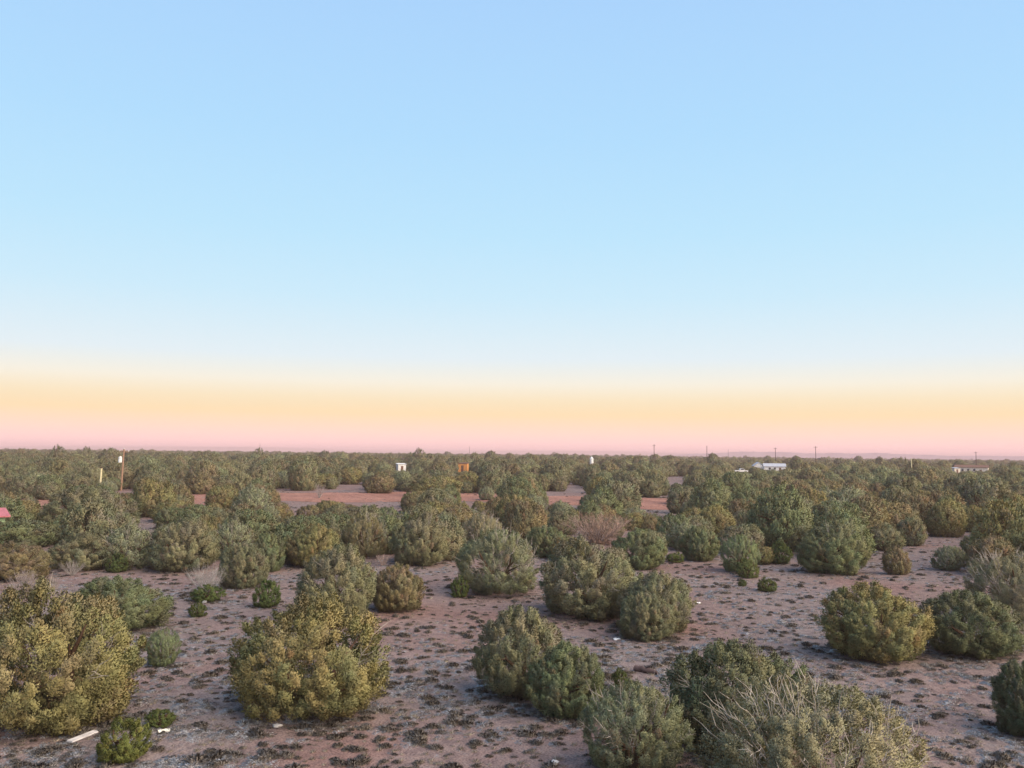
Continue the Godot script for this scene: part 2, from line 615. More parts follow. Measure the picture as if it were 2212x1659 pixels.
# ================================================================ setting
func build_ground() -> void:
	var mb := MB.new()
	var rings: Array[float] = [0.0]
	var r := 3.0
	while r < 8000:
		rings.append(r)
		r *= 1.026 if r > 12 else 1.12
	var seg := 320
	var pts := []
	var cols := []
	for i in rings.size():
		var row := PackedVector3Array()
		var crow := PackedColorArray()
		for k in seg + 1:
			var a := TAU * (k % seg) / seg
			var x := rings[i] * sin(a)
			var z := -rings[i] * cos(a)
			row.append(Vector3(x, th(x, z), z))
			crow.append(soil(x, z))
		pts.append(row)
		cols.append(crow)
	var v := PackedVector3Array()
	var c := PackedColorArray()
	var idx := PackedInt32Array()
	var n := PackedVector3Array()
	for i in rings.size():
		v.append_array(pts[i])
		c.append_array(cols[i])
	for i in rings.size():
		for k in seg + 1:
			var p: Vector3 = pts[i][k]
			var e := maxf(0.3, rings[i] * 0.015)
			n.append(Vector3(th(p.x - e, p.z) - th(p.x + e, p.z), 2 * e, th(p.x, p.z - e) - th(p.x, p.z + e)).normalized())
	for i in rings.size() - 1:
		for k in seg:
			var a := i * (seg + 1) + k
			var b := a + seg + 1
			# seen from above, clockwise
			idx.append_array([a, b, b + 1, a, b + 1, a + 1])
	var arr := []
	arr.resize(Mesh.ARRAY_MAX)
	arr[Mesh.ARRAY_VERTEX] = v
	arr[Mesh.ARRAY_NORMAL] = n
	arr[Mesh.ARRAY_COLOR] = c
	arr[Mesh.ARRAY_INDEX] = idx
	var m := ArrayMesh.new()
	m.add_surface_from_arrays(Mesh.PRIMITIVE_TRIANGLES, arr)
	var o := part("ground", m, M.ground, self)
	tag(o, "reddish sandy desert ground with grey patches of dry growth", "", "", "structure")
	# the red dirt road that crosses behind the nearer trees
	var rm := MB.new()
	var dense: Array[Vector2] = []
	for i in road_pts.size() - 1:
		for j in 10:
			dense.append(road_pts[i].lerp(road_pts[i + 1], j / 10.0))
	var rows := []
	for i in dense.size():
		var t := (dense[mini(i + 1, dense.size() - 1)] - dense[maxi(i - 1, 0)]).normalized()
		var s := Vector2(-t.y, t.x)
		var row := []
		for k in 7:
			var wid := 11.0 + 4.0 * n_mid.get_noise_2d(dense[i].x * 1.3, k * 40.0)
			var q := dense[i] + s * wid * (k - 3) / 3.0
			row.append(Vector3(q.x, th(q.x, q.y) + 0.03, q.y))
		rows.append(row)
	for i in rows.size() - 1:
		for k in 6:
			var sh := 1.0 + 0.2 * n_mid.get_noise_2d(i * 17.0, k * 31.0)
			if k == 1 or k == 4: sh *= 1.12
			mb = rm
			rm.quad(rows[i][k], rows[i + 1][k], rows[i + 1][k + 1], rows[i][k + 1], Vector3.UP, Color(.35, .195, .15) * sh)
	var rd := part("dirt_road", rm.mesh(), M.ground, self)
	tag(rd, "wide red dirt road crossing behind the nearer junipers", "", "", "structure")


func grey_share(x: float, z: float) -> float:
	return clampf(0.5 + n_patch.get_noise_2d(x, z * 1.0) * 1.5 + 0.25 * sstep(6, 22, x) - 0.15 * sstep(12, 0, absf(x - 1)), 0, 1)


func soil(x: float, z: float) -> Color:
	var red := Color(.262, .175, .152)
	var pale := Color(.262, .205, .187)
	var grey := Color(.24, .215, .207)
	var g := grey_share(x, z)
	var c := red.lerp(pale, clampf(.5 + n_mid.get_noise_2d(z * 3.1, x * 3.1), 0, 1)).lerp(grey, g * .65)
	return c * (1.0 + 0.15 * n_patch.get_noise_2d(x * 4 + 300, z * 4))


func build_hills() -> void:
	# long low mesas on the horizon, 5 to 9 km off
	ridge(6200, -75, 75, func(a): return 18.0 + 14.0 * sstep(-32, -24, a) * sstep(-9, -17, a) + 12.0 * sstep(-16, -2, a) * sstep(20, 6, a) + 4.0 * sin(a * .31), 5, Color(.26, .18, .17))
	ridge(4300, 6, 75, func(a): return 8.0 + 22.0 * sstep(8, 15, a) * (1 - .45 * sstep(19, 32, a)) + 2.2 * sin(a * .9) + 1.2 * sin(a * 2.3), 6, Color(.16, .15, .18))


func ridge(dist: float, a0: float, a1: float, hf: Callable, sd: int, col: Color) -> void:
	var mb := MB.new()
	n_dir.seed = sd
	var n := int((a1 - a0) * 6)
	var prof := [[0.0, 0.0], [0.35, 0.25], [0.62, 0.55], [0.8, 0.9], [1.0, 1.0], [1.6, 0.9], [2.4, 0.0]]
	var rows := []
	for i in n + 1:
		var a := lerpf(a0, a1, float(i) / n)
		var ends := sstep(a0, a0 + 6, a) * sstep(a1, a1 - 6, a)
		var row := []
		for p in prof:
			var d: float = dist + p[0] * 500 + n_dir.get_noise_2d(a * 40, 9) * 160
			var h: float = (hf.call(a) + n_dir.get_noise_2d(a * 260, p[0] * 300) * 2.2) * p[1] * maxf(ends, .02) - (2.0 if p[1] == 0.0 else 0.0)
			var x := d * sin(deg_to_rad(a))
			var z := -d * cos(deg_to_rad(a))
			row.append(Vector3(x, h, z))
		rows.append(row)
	for i in n:
		for k in prof.size() - 1:
			mb.quad(rows[i][k], rows[i + 1][k], rows[i + 1][k + 1], rows[i][k + 1], Vector3.UP, col * (1 + .2 * n_dir.get_noise_2d(i * 14.0, k * 300.0)))
	var o := part(numbered("hill"), mb.mesh(), M.hill, self)
	tag(o, "long low mesa on the horizon", "", "", "structure")


# ================================================================ trees told apart one by one
func near_trees() -> void:
	var L := [
		[-62, 304, 1262, 1590, "hero_lobed", 0, "yellow", "large yellow olive juniper with a gash of bare limbs beside the white board"],
		[150, 368, 1242, 1368, "hero_dome", 1, "green", "dark olive juniper close behind the largest yellowish juniper"],
		[508, 838, 1288, 1562, "hero_lobed", 1, "yellow", "full yellow green juniper with upright tufts above the flat white stone"],
		[636, 812, 1175, 1348, "hero_lobed", 2, "olive", "tall olive juniper with its crown leaning on a browner one"],
		[788, 916, 1215, 1325, "hero_dome", 0, "brown", "brownish juniper against the side of a taller olive one"],
		[985, 1165, 1140, 1292, "hero_open", 0, "olive", "grey olive juniper beside a slender small juniper on pink soil"],
		[1165, 1395, 1165, 1342, "hero_lobed", 0, "olive", "broad yellow topped juniper with a dark hollow at its trunk"],
		[1338, 1503, 1225, 1368, "hero_dome", 2, "olive", "smooth sloping juniper joined to the broad yellow topped one"],
		[1335, 1462, 1275, 1386, "hero_dome", 1, "olive", "small round juniper in front of the sloping one near a white rag"],
		[1025, 1225, 1308, 1515, "hero_lobed", 2, "olive", "tufted juniper with bare white twigs on its flank"],
		[1130, 1312, 1385, 1558, "hero_dome", 0, "green", "low dark green juniper grown together with the tufted one"],
		[1250, 1492, 1472, 1695, "hero_open", 1, "olive", "dull grey olive juniper with a thin dead trunk showing"],
		[1425, 1752, 1378, 1645, "hero_lobed", 1, "dark", "dark shaded juniper behind the one full of pale branches"],
		[1530, 1992, 1472, 1830, "hero_pale", 0, "grey", "pale grey green juniper full of bare silver branches"],
		[1768, 2006, 1248, 1434, "hero_dome", 2, "yellow", "round mustard olive juniper standing alone on the grey flat"],
		[1985, 2205, 1275, 1424, "hero_lobed", 2, "dark", "dark green juniper right beside the round mustard olive one"],
		[2095, 2290, 1185, 1345, "hero_pale", 1, "grey", "pale grey olive juniper rising behind the dark green one"],
		[2150, 2300, 1425, 1600, "hero_dome", 1, "dark", "dark blue green juniper at the edge of the grey flat"],
		[1727, 1873, 1128, 1242, "hero_lobed", 0, "green", "dense green juniper alone between pink soil and grey flat"],
		[1310, 1444, 1140, 1232, "hero_dome", 0, "green", "bright green juniper behind the broad yellow topped one"],
		[1466, 1556, 1130, 1214, "hero_dome", 2, "green", "rounded green juniper at the back of the pink clearing"],
		[1555, 1641, 1152, 1240, "hero_open", 1, "green", "ragged juniper beside the rounded green one and a dark bush"],
		[1418, 1497, 1105, 1182, "mid_lobed", 0, "green", "narrow green juniper with bare foot behind the pink clearing"],
		[2079, 2147, 1155, 1200, "mid_dome", 1, "green", "squat juniper at the back of the grey flat"],
		[1864, 1952, 1128, 1190, "mid_dome", 2, "olive", "dome shaped olive juniper at the back of the grey flat"],
		[1939, 2000, 1112, 1180, "mid_lobed", 1, "olive", "upright olive juniper touching a dome shaped one"],
		[470, 582, 1168, 1272, "hero_dome", 1, "olive", "olive juniper next to the dead grey shrub"],
		[532, 618, 1150, 1238, "hero_dome", 0, "green", "dark green juniper behind the one next to the dead shrub"],
		[617, 740, 1126, 1228, "hero_dome", 2, "yellow", "pale yellow olive juniper shaped like a beehive"],
		[314, 468, 1118, 1238, "hero_lobed", 2, "olive", "broad olive juniper with dark clefts beside a small shrub"],
		[112, 242, 1153, 1234, "hero_lobed", 1, "olive", "wide olive juniper behind the bare twigs"],
		[-30, 112, 1172, 1256, "hero_lobed", 0, "brown", "brownish olive juniper behind the grey twiggy brush"],
		[740, 836, 1106, 1208, "hero_open", 0, "brown", "brown tinged juniper between the beehive one and a broad one"],
		[838, 966, 1110, 1224, "hero_lobed", 0, "olive", "broad juniper with shade under its skirt by the pink clearing"],
		[998, 1086, 1103, 1192, "hero_pale", 1, "grey", "half dead grey juniper with bare limbs behind the olive ones"],
		[1133, 1234, 1133, 1206, "hero_dome", 1, "green", "green juniper between the half dead one and the dead tree"],
		[195, 292, 1104, 1192, "hero_open", 0, "grey", "blue grey juniper in front of the widest olive one"],
		[95, 287, 1052, 1158, "hero_lobed", 2, "olive", "widest olive juniper of the group below the utility pole"],
		[425, 538, 1102, 1186, "hero_lobed", 1, "olive", "olive juniper behind the broad one with dark clefts"],
	]
	for i in L.size():
		var a: Array = L[i]
		tree_px(a[0], a[1], a[2], a[3], a[4], a[5], a[6], a[7])
	# small bushes standing on the open ground
	var S := [
		[313, 388, 1357, 1442, "hero_open", 1, "green", "grey green young juniper between two yellowish junipers"],
		[208, 322, 1548, 1652, "hero_bush", 0, "yellow", "bright olive bush beside the low dark green bush and paper scrap"],
		[312, 376, 1530, 1574, "hero_bush", 1, "green", "low dark green bush beside the paper scrap"],
		[410, 484, 1262, 1302, "hero_bush", 0, "green", "green bush at the foot of the dead grey shrub"],
		[408, 446, 1298, 1334, "hero_bush", 1, "dark", "tiny dark bush near a white stone on the grey slope"],
		[545, 606, 1250, 1314, "hero_bush", 0, "green", "round green bush between the olive junipers on grey ground"],
		[973, 1013, 1240, 1292, "hero_bush", 1, "green", "slender small juniper on the pink soil"],
		[1657, 1711, 1168, 1220, "hero_bush", 0, "dark", "dark pointed bush on the pink clearing"],
		[1634, 1677, 1247, 1279, "hero_bush", 1, "dark", "dark low bush in the middle of the pink clearing"],
		[1594, 1613, 1251, 1267, "hero_bush", 0, "dark", "tiny conical bush in the middle of the pink clearing"],
		[1320, 1357, 1432, 1490, "hero_bush", 1, "dark", "small round very dark bush beside the fallen log"],
		[2013, 2086, 1176, 1234, "hero_open", 0, "grey", "sparse grey green young juniper on the grey flat"],
		[228, 276, 1194, 1238, "hero_bush", 0, "dark", "round dark bush beside the broad juniper with dark clefts"],
		[1440, 1480, 1192, 1216, "hero_bush", 1, "green", "flat little bush in front of the narrow green juniper"],
		[1590, 1640, 1205, 1250, "hero_bush", 0, "olive", "small bush at the foot of the ragged juniper"],
		[282, 330, 1155, 1206, "hero_bush", 0, "green", "soft green bush behind the broad juniper with dark clefts"],
	]
	for a in S:
		tree_px(a[0], a[1], a[2], a[3], a[4], a[5], a[6], a[7], "", "juniper_bush", "bush")


var windows := [[598, 742, 1060, 1084], [760, 862, 1064, 1088], [735, 782, 1042, 1060], [1226, 1252, 1048, 1084], [1385, 1442, 1077, 1096], [1446, 1476, 1030, 1044], [414, 442, 1064, 1088], [1186, 1204, 1062, 1078], [300, 330, 1116, 1140], [2000, 2090, 1160, 1180], [90, 140, 1088, 1106], [1002, 1030, 1066, 1076]]


func hides_window(p: Vector3, w: float, h: float) -> bool:
	var a := project(p)
	var top := project(p + Vector3(0, h, 0))
	var half := w * .5 / depth(p) * focal * PX
	for q in windows:
		if q.size() > 4 and Vector2(p.x, p.z).length() > q[4]: continue
		if a.x + half > q[0] + 4 and a.x - half < q[1] - 4 and a.y > q[2] and top.y < q[3] - (1.0 if q.size() > 4 else 7.0):
			return true
	return false


func mid_trees() -> void:
	# crowns of the belt behind, read off the photo: left, right, top, foot
	var B := [[300, 337, 1050, 1095], [340, 402, 1033, 1080], [402, 465, 1018, 1068], [328, 425, 1078, 1130], [442, 510, 1048, 1102], [512, 562, 1072, 1146], [20, 86, 1063, 1116], [-20, 125, 1124, 1186],
		[553, 606, 1048, 1096], [700, 754, 1084, 1146], [640, 692, 1088, 1132], [601, 646, 1116, 1166], [553, 604, 1078, 1146], [678, 748, 1086, 1112], [783, 854, 1018, 1066], [725, 784, 1007, 1046], [648, 728, 1022, 1056], [590, 634, 1018, 1056], [803, 862, 1092, 1136], [864, 934, 1064, 1112], [910, 969, 1054, 1102], [888, 999, 1031, 1074], [978, 1044, 1016, 1061], [966, 1018, 1080, 1116], [1032, 1070, 1052, 1080], [1048, 1104, 1068, 1131], [933, 996, 1096, 1176], [1018, 1062, 1079, 1120], [738, 775, 1089, 1112],
		[1183, 1224, 1009, 1039], [1268, 1332, 1028, 1085], [1311, 1384, 1016, 1059], [1396, 1449, 1024, 1071], [1346, 1384, 1052, 1106], [1444, 1539, 1046, 1092], [1538, 1592, 1054, 1106], [1254, 1307, 1064, 1100], [1140, 1186, 1056, 1100], [1141, 1194, 1098, 1138], [1106, 1154, 1105, 1156], [1098, 1136, 1072, 1100], [1378, 1427, 1108, 1148], [1488, 1587, 1088, 1170], [1576, 1632, 1086, 1160], [1616, 1666, 1092, 1170],
		[1659, 1692, 1116, 1170], [1679, 1758, 1086, 1154], [1809, 1878, 1106, 1166], [1855, 1898, 1098, 1136], [1871, 1923, 1041, 1090], [1924, 1980, 1037, 1080], [1999, 2085, 1076, 1161], [2129, 2182, 1123, 1183], [2184, 2244, 1131, 1191], [1768, 1822, 1038, 1078], [1659, 1710, 1031, 1070], [1760, 1815, 1090, 1140], [2080, 2140, 1090, 1150], [1950, 2010, 1075, 1120], [1600, 1650, 1050, 1096], [1700, 1752, 1052, 1096], [2090, 2150, 1050, 1092], [2150, 2215, 1070, 1120], [70, 130, 1040, 1080], [130, 200, 1030, 1066], [0, 60, 1030, 1062], [215, 262, 1030, 1060], [1824, 1872, 1062, 1104]]
	for q in [[125, 957, 40, 270], [45, 956, 26, 300], [237, 966, 40, 320], [283, 965, 28, 330], [345, 965, 24, 360], [445, 966, 26, 350], [700, 967, 26, 380], [845, 968, 26, 350], [905, 968, 40, 330], [1258, 975, 24, 400], [1450, 976, 26, 380], [1540, 977, 30, 390], [1720, 983, 34, 380], [560, 967, 34, 340], [1060, 970, 30, 380], [1900, 985, 28, 390], [185, 963, 34, 310]]:
		var sp := at_far(q[0], q[3])
		var sw: float = q[2] / PX / focal * q[3]
		put_tree("mid_dome", int(q[0]) % 3, "olive", sp, sw, clampf(top_height(q[0], q[1], sp), sw * .55, sw * 1.3), q[0] * .7, "round juniper whose crown breaks the skyline before the pink hills", "junipers on the skyline")
	var kinds := [["mid_dome", "olive"], ["mid_lobed", "olive"], ["mid_dome", "green"], ["mid_lobed", "yellow"], ["mid_dome", "brown"], ["mid_lobed", "green"], ["mid_open", "grey"], ["mid_dome", "yellow"], ["mid_lobed", "brown"]]
	var words := {"olive": "olive juniper", "green": "green juniper", "yellow": "yellowish juniper", "brown": "brownish juniper", "grey": "grey green half bare juniper"}
	var count := 0
	for i in B.size():
		var b: Array = B[i]
		var k: Array = kinds[(i * 5 + int(b[0]) % 7) % kinds.size()]
		var o := tree_px(b[0], b[1], b[2], b[3], k[0], i, k[1], "x", "")
		tag(o, juniper_label(words[k[1]], o.position, o.scale.x * 4.4), "", "junipers beyond the road" if road_far(o.position) else "junipers in the belt before the road")
		count += 1
	# the rest of the belt: the nearest are told apart, those behind go to the wood
	rng.seed = 4242
	var cand := []
	for t in 14000:
		var r := sqrt(rng.randf_range(72.0 * 72.0, 330.0 * 330.0))
		var a := deg_to_rad(rng.randf_range(-44, 44))
		var p := Vector3(r * sin(a), 0, -r * cos(a))
		p.y = th(p.x, p.z)
		var w := clampf(rng.randfn(4.3, 1.1), 2.0, 6.8)
		cand.append([r, p, w, w * rng.randf_range(.6, 1.02), rng.randf() * TAU, rng.randi()])
	cand.resize(7200)
	cand.sort_custom(func(x, y): return x[0] < y[0])
	for c in cand:
		var p: Vector3 = c[1]
		if not free_spot(p, c[2], .70) or road_dist(Vector2(p.x, p.z)) < 12 or hides_window(p, c[2], c[3]): continue
		var seen := absf(rad_to_deg(atan2(p.x, -p.z))) < 33
		if count < 260 and seen:
			var k: Array = kinds[c[5] % kinds.size()]
			var o := put_tree(k[0], c[5] % 3, k[1], p, c[2], c[3], c[4], "x", "junipers of the belt")
			tag(o, juniper_label(words[k[1]], p, c[2]), "", "junipers beyond the road" if road_far(p) else "junipers in the belt before the road")
			count += 1
		else:
			spots.append([Vector2(p.x, p.z), c[2] * .5])
			wood.append([p, c[2], c[3]])
	print("individual junipers ", count, " in the near wood ", wood.size())


var wood := []


func juniper_label(what: String, p: Vector3, w: float) -> String:
	var marks := [["the green cabin", at_far(-124, 92)], ["the pole with the transformer", at_far(265, 165)], ["the dead leafless tree", at(1290, 1180)], ["the beehive shaped juniper", at(680, 1225)], ["the half dead grey juniper", at(1040, 1190)], ["the back of the pink clearing", at(1510, 1212)], ["the back of the grey flat", at(1960, 1180)], ["the white plastic tub", at(2168, 1112)], ["the widest olive juniper", at(190, 1150)], ["the bend of the red road", at(800, 1070)], ["the gap on the red road", at(1410, 1086)], ["the middle of the red road", at(1100, 1075)], ["the thin pole among the crowns", at_far(1968, 300)]]
	var best := 0
	for i in marks.size():
		if p.distance_to(marks[i][1]) < p.distance_to(marks[best][1]): best = i
	return "%s %s %s near %s" % ["small" if w < 3.6 else ("middling" if w < 4.9 else "broad"), what, "beyond road" if road_far(p) else "before road", marks[best][0]]


func road_far(p: Vector3) -> bool:
	var q := Vector2(p.x, p.z)
	for i in road_pts.size() - 1:
		var a := road_pts[i]
		var b := road_pts[i + 1]
		if q.angle() >= minf(a.angle(), b.angle()) and q.angle() <= maxf(a.angle(), b.angle()):
			var s: Variant = Geometry2D.line_intersects_line(Vector2.ZERO, q, a, b - a)
			if s != null: return q.length() > s.length()
	return q.length() > 190


func free_spot(p: Vector3, w: float, pack: float) -> bool:
	var q := Vector2(p.x, p.z)
	for s in spots:
		if q.distance_to(s[0]) < (w * .5 + s[1]) * pack: return false
	return true


func far_trees() -> void:
	# everything beyond the ones told apart reads as one wood
	var holder := Node3D.new()
	holder.name = "distant_juniper_woodland"
	add_child(holder)
	tag(holder, "distant wood of rounded junipers filling the plain to the horizon", "woodland", "", "stuff")
	rng.seed = 9001
	var grid := {}
	for s in spots:
		var key := Vector2i((s[0] / 8.0).floor())
		if not grid.has(key): grid[key] = []
		grid[key].append(s)
	var sets := [["mid_dome", 0], ["mid_lobed", 1], ["mid_open", 0], ["mid_dome", 2]]
	var bufs := []
	for s in sets: bufs.append(PackedFloat32Array())
	var made := 0
	for band in [[0.0, 0.0, wood.size()], [330.0, 700.0, 9000], [700.0, 1500.0, 14000], [1500.0, 2600.0, 12000]]:
		for t in band[2]:
			var near: bool = band[1] == 0.0
			var r := sqrt(rng.randf_range(band[0] * band[0], band[1] * band[1]))
			var a := deg_to_rad(rng.randf_range(-44, 44))
			var p := Vector3(r * sin(a), 0, -r * cos(a))
			p.y = th(p.x, p.z) - .05
			var big := rng.randf() < .06
			var w := clampf(rng.randfn(4.4, 1.1), 2.2, 7.0) * (1.25 if big else 1.0)
			var h := w * rng.randf_range(.58, .98)
			if near:
				p = wood[t][0]
				w = wood[t][1]
				h = wood[t][2]
			if not near and road_dist(Vector2(p.x, p.z)) < 13 or r < 520 and hides_window(p, w, h): continue
			var q := Vector2(p.x, p.z)
			var key := Vector2i((q / 8.0).floor())
			var ok := true
			if near: key = Vector2i(99999, 99999)
			for dx in [-1, 0, 1]:
				for dz in [-1, 0, 1]:
					for s in grid.get(key + Vector2i(dx, dz), []):
						if q.distance_to(s[0]) < (w * .5 + s[1]) * .7: ok = false
			if not ok: continue
			if not grid.has(key): grid[key] = []
			grid[key].append([q, w * .5])
			var k := rng.randi() % 9
			var which: int = [0, 0, 0, 1, 1, 1, 3, 3, 2][k]
			var e: Dictionary = stock[sets[which][0]][sets[which][1]]
			var b := Basis(Vector3.UP, rng.randf() * TAU).scaled_local(Vector3(w / e.w, h / e.h, w / e.w))
			var tint: Color = [Color(1, 1, 1), Color(1.05, 1.02, .93), Color(.95, .99, .95), Color(1.05, .96, .94)][rng.randi() % 4] * rng.randf_range(.92, 1.12)
			bufs[which].append_array(PackedFloat32Array([b.x.x, b.y.x, b.z.x, p.x, b.x.y, b.y.y, b.z.y, p.y, b.x.z, b.y.z, b.z.z, p.z, tint.r, tint.g, tint.b, 1.0]))
			made += 1
	for i in sets.size():
		var mm := MultiMesh.new()
		mm.transform_format = MultiMesh.TRANSFORM_3D
		mm.use_colors = true
		mm.mesh = stock[sets[i][0]][sets[i][1]].crown
		mm.instance_count = bufs[i].size() / 16
		mm.buffer = bufs[i]
		var o := MultiMeshInstance3D.new()
		o.name = "crowns"
		o.multimesh = mm
		o.material_override = M.leaf_olive
		o.set_meta("kind", "stuff")
		holder.add_child(o, true)
	print("far junipers ", made)


func bare_px(u0: float, u1: float, v0: float, v1: float, sd: int, stems: int, thick: float, col: Color, twigs: int, called: String, category: String, label: String, under := "", group := "") -> void:
	var um := (u0 + u1) * .5
	var f := at(um, v1)
	var w := (u1 - u0) / PX / focal * depth(f)
	var c := f + Vector3(f.x, 0, f.z).normalized() * w * .25
	c.y = th(c.x, c.z)
	var d := ray(um, v0)
	var h := EYE.y + d.y / Vector2(d.x, d.z).length() * Vector2(c.x, c.z).length() - c.y
	h = clampf(h, w * .3, w * 1.3)
	var o := thing(called, c, label, category, group)
	part("branches", bare_mesh(sd, w, h, stems, thick, col, twigs), M.bark, o)
	if under:
		# some brown needles are still on the twigs
		var cr := part("dry_foliage", crown_mesh(sd, w * .95, h * .97, "dry", 300, 40, .05), M["leaf_" + under], o)
		cr.name = "dry_foliage"
	spots.append([Vector2(c.x, c.z), w * .5])


func bare_shrubs() -> void:
	windows.append([1215, 1375, 1106, 1150, Vector2(at(1290, 1180).x, at(1290, 1180).z).length()])
	bare_px(1202, 1382, 1102, 1180, 1, 26, .085, Color(.40, .31, .27), 20, "dead_tree", "dead tree", "dead leafless juniper with pale forked trunk and brown twigs", "brown")
	bare_px(393, 497, 1208, 1292, 2, 40, .022, Color(.42, .41, .41), 9, "dead_shrub", "dead shrub", "pale grey dead shrub of upright twigs above a green bush")
	bare_px(10, 92, 1222, 1300, 3, 34, .024, Color(.36, .32, .32), 9, "dead_shrub", "dead shrub", "grey twiggy brush behind the largest yellowish juniper")
	bare_px(120, 190, 1205, 1246, 4, 26, .02, Color(.36, .34, .33), 8, "dead_shrub", "dead shrub", "bare grey twigs in front of the wide olive juniper")
	bare_px(92, 130, 1238, 1290, 5, 18, .02, Color(.38, .35, .33), 8, "dead_shrub", "dead shrub", "thin bare stems just behind the largest yellowish juniper")
	bare_px(1022, 1066, 1185, 1204, 6, 22, .016, Color(.40, .33, .31), 7, "dead_shrub", "dead shrub", "low grey brush at the foot of the half dead juniper")
	bare_px(803, 850, 1192, 1224, 7, 26, .016, Color(.42, .34, .32), 7, "dead_shrub", "dead shrub", "pinkish dry brush on the clearing by the broad juniper")
	bare_px(1150, 1200, 1080, 1112, 8, 22, .03, Color(.36, .33, .33), 7, "dead_shrub", "dead shrub", "grey bare shrub standing behind the dead tree")
	bare_px(675, 705, 1040, 1076, 9, 20, .03, Color(.38, .34, .34), 7, "dead_shrub", "dead shrub", "grey bare shrub in front of the red dirt road")


# ================================================================ buildings, vehicles
func gable_house(called: String, p: Vector3, turn: float, w: float, dp: float, eave: float, ridge_h: float, wall: Material, roof: Material, label: String, category: String, wins: int, door_at: float) -> Node3D:
	var o := thing(called, p, label, category)
	o.rotation.y = turn
	var mb := MB.new()
	mb.box(Vector3(-w / 2, -.3, -dp / 2), Vector3(w / 2, eave, dp / 2))
	for s in [-1.0, 1.0]:
		mb.flat(Vector3(s * w / 2, eave, -dp / 2), Vector3(s * w / 2, eave, dp / 2), Vector3(s * w / 2, ridge_h - .06, 0), Vector3(s, 0, 0), Color.WHITE)
	part("wall", mb.mesh(), wall, o)
	var rb := MB.new()
	var ov := .35
	for s in [-1.0, 1.0]:
		var drop := (ridge_h - eave) / (dp / 2) * ov
		var a := Vector3(-w / 2 - ov, eave - drop, s * (dp / 2 + ov))
		var b := Vector3(w / 2 + ov, eave - drop, s * (dp / 2 + ov))
		var c := Vector3(w / 2 + ov, ridge_h, 0)
		var d := Vector3(-w / 2 - ov, ridge_h, 0)
		var up := Vector3(0, .12, 0)
		rb.quad(a + up, b + up, c + up, d + up, Vector3(0, 1, s), Color.WHITE)
		rb.quad(a, b, c, d, Vector3(0, -1, -s), Color.WHITE)
		rb.quad(a, b, b + up, a + up, Vector3(0, 0, s), Color.WHITE)
		rb.quad(a, d, d + up, a + up, Vector3(-1, 0, 0), Color.WHITE)
		rb.quad(b, c, c + up, b + up, Vector3(1, 0, 0), Color.WHITE)
	part("roof", rb.mesh(), roof, o)
	for i in wins:
		var x := lerpf(-w * .36, w * .36, (i + .5) / wins)
		if absf(x - door_at) < .9: continue
		var f := MB.new()
		f.box(Vector3(x - .5, eave * .42, dp / 2 - .05), Vector3(x + .5, eave * .82, dp / 2 + .05))
		var fr := part("window", f.mesh(), M.white, o)
		var g := MB.new()
		g.box(Vector3(x - .42, eave * .45, dp / 2 + .02), Vector3(x + .42, eave * .79, dp / 2 + .065))
		part("pane", g.mesh(), M.glass, fr)
	var db := MB.new()
	db.box(Vector3(door_at - .45, 0, dp / 2 - .05), Vector3(door_at + .45, minf(2.05, eave * .86), dp / 2 + .06))
	part("door", db.mesh(), M.brown, o)
	spots.append([Vector2(p.x, p.z), maxf(w, dp) * .6])
	return o


func shed(p: Vector3, turn: float, w: float, dp: float, h: float, wall: Material, roof: Material, label: String) -> void:
	var o := thing("shed", p, label, "shed")
	o.rotation.y = turn
	var mb := MB.new()
	mb.box(Vector3(-w / 2, -.3, -dp / 2), Vector3(w / 2, h, dp / 2))
	part("wall", mb.mesh(), wall, o)
	var rb := MB.new()
	var a := [Vector3(-w / 2 - .2, h + .03, dp / 2 + .2), Vector3(w / 2 + .2, h + .03, dp / 2 + .2), Vector3(w / 2 + .2, h + .3, -dp / 2 - .2), Vector3(-w / 2 - .2, h + .3, -dp / 2 - .2)]
	var up := Vector3(0, .09, 0)
	rb.quad(a[0] + up, a[1] + up, a[2] + up, a[3] + up, Vector3.UP, Color.WHITE)
	rb.quad(a[0], a[1], a[2], a[3], Vector3.DOWN, Color.WHITE)
	for i in 4:
		var j := (i + 1) % 4
		rb.quad(a[i], a[j], a[j] + up, a[i] + up, (a[i] + a[j]) * Vector3(1, 0, 1), Color.WHITE)
	part("roof", rb.mesh(), roof, o)
	var db := MB.new()
	db.box(Vector3(-.4, 0, dp / 2 - .04), Vector3(.4, h * .82, dp / 2 + .05))
	part("door", db.mesh(), M.brown, o)
	spots.append([Vector2(p.x, p.z), maxf(w, dp) * .6])


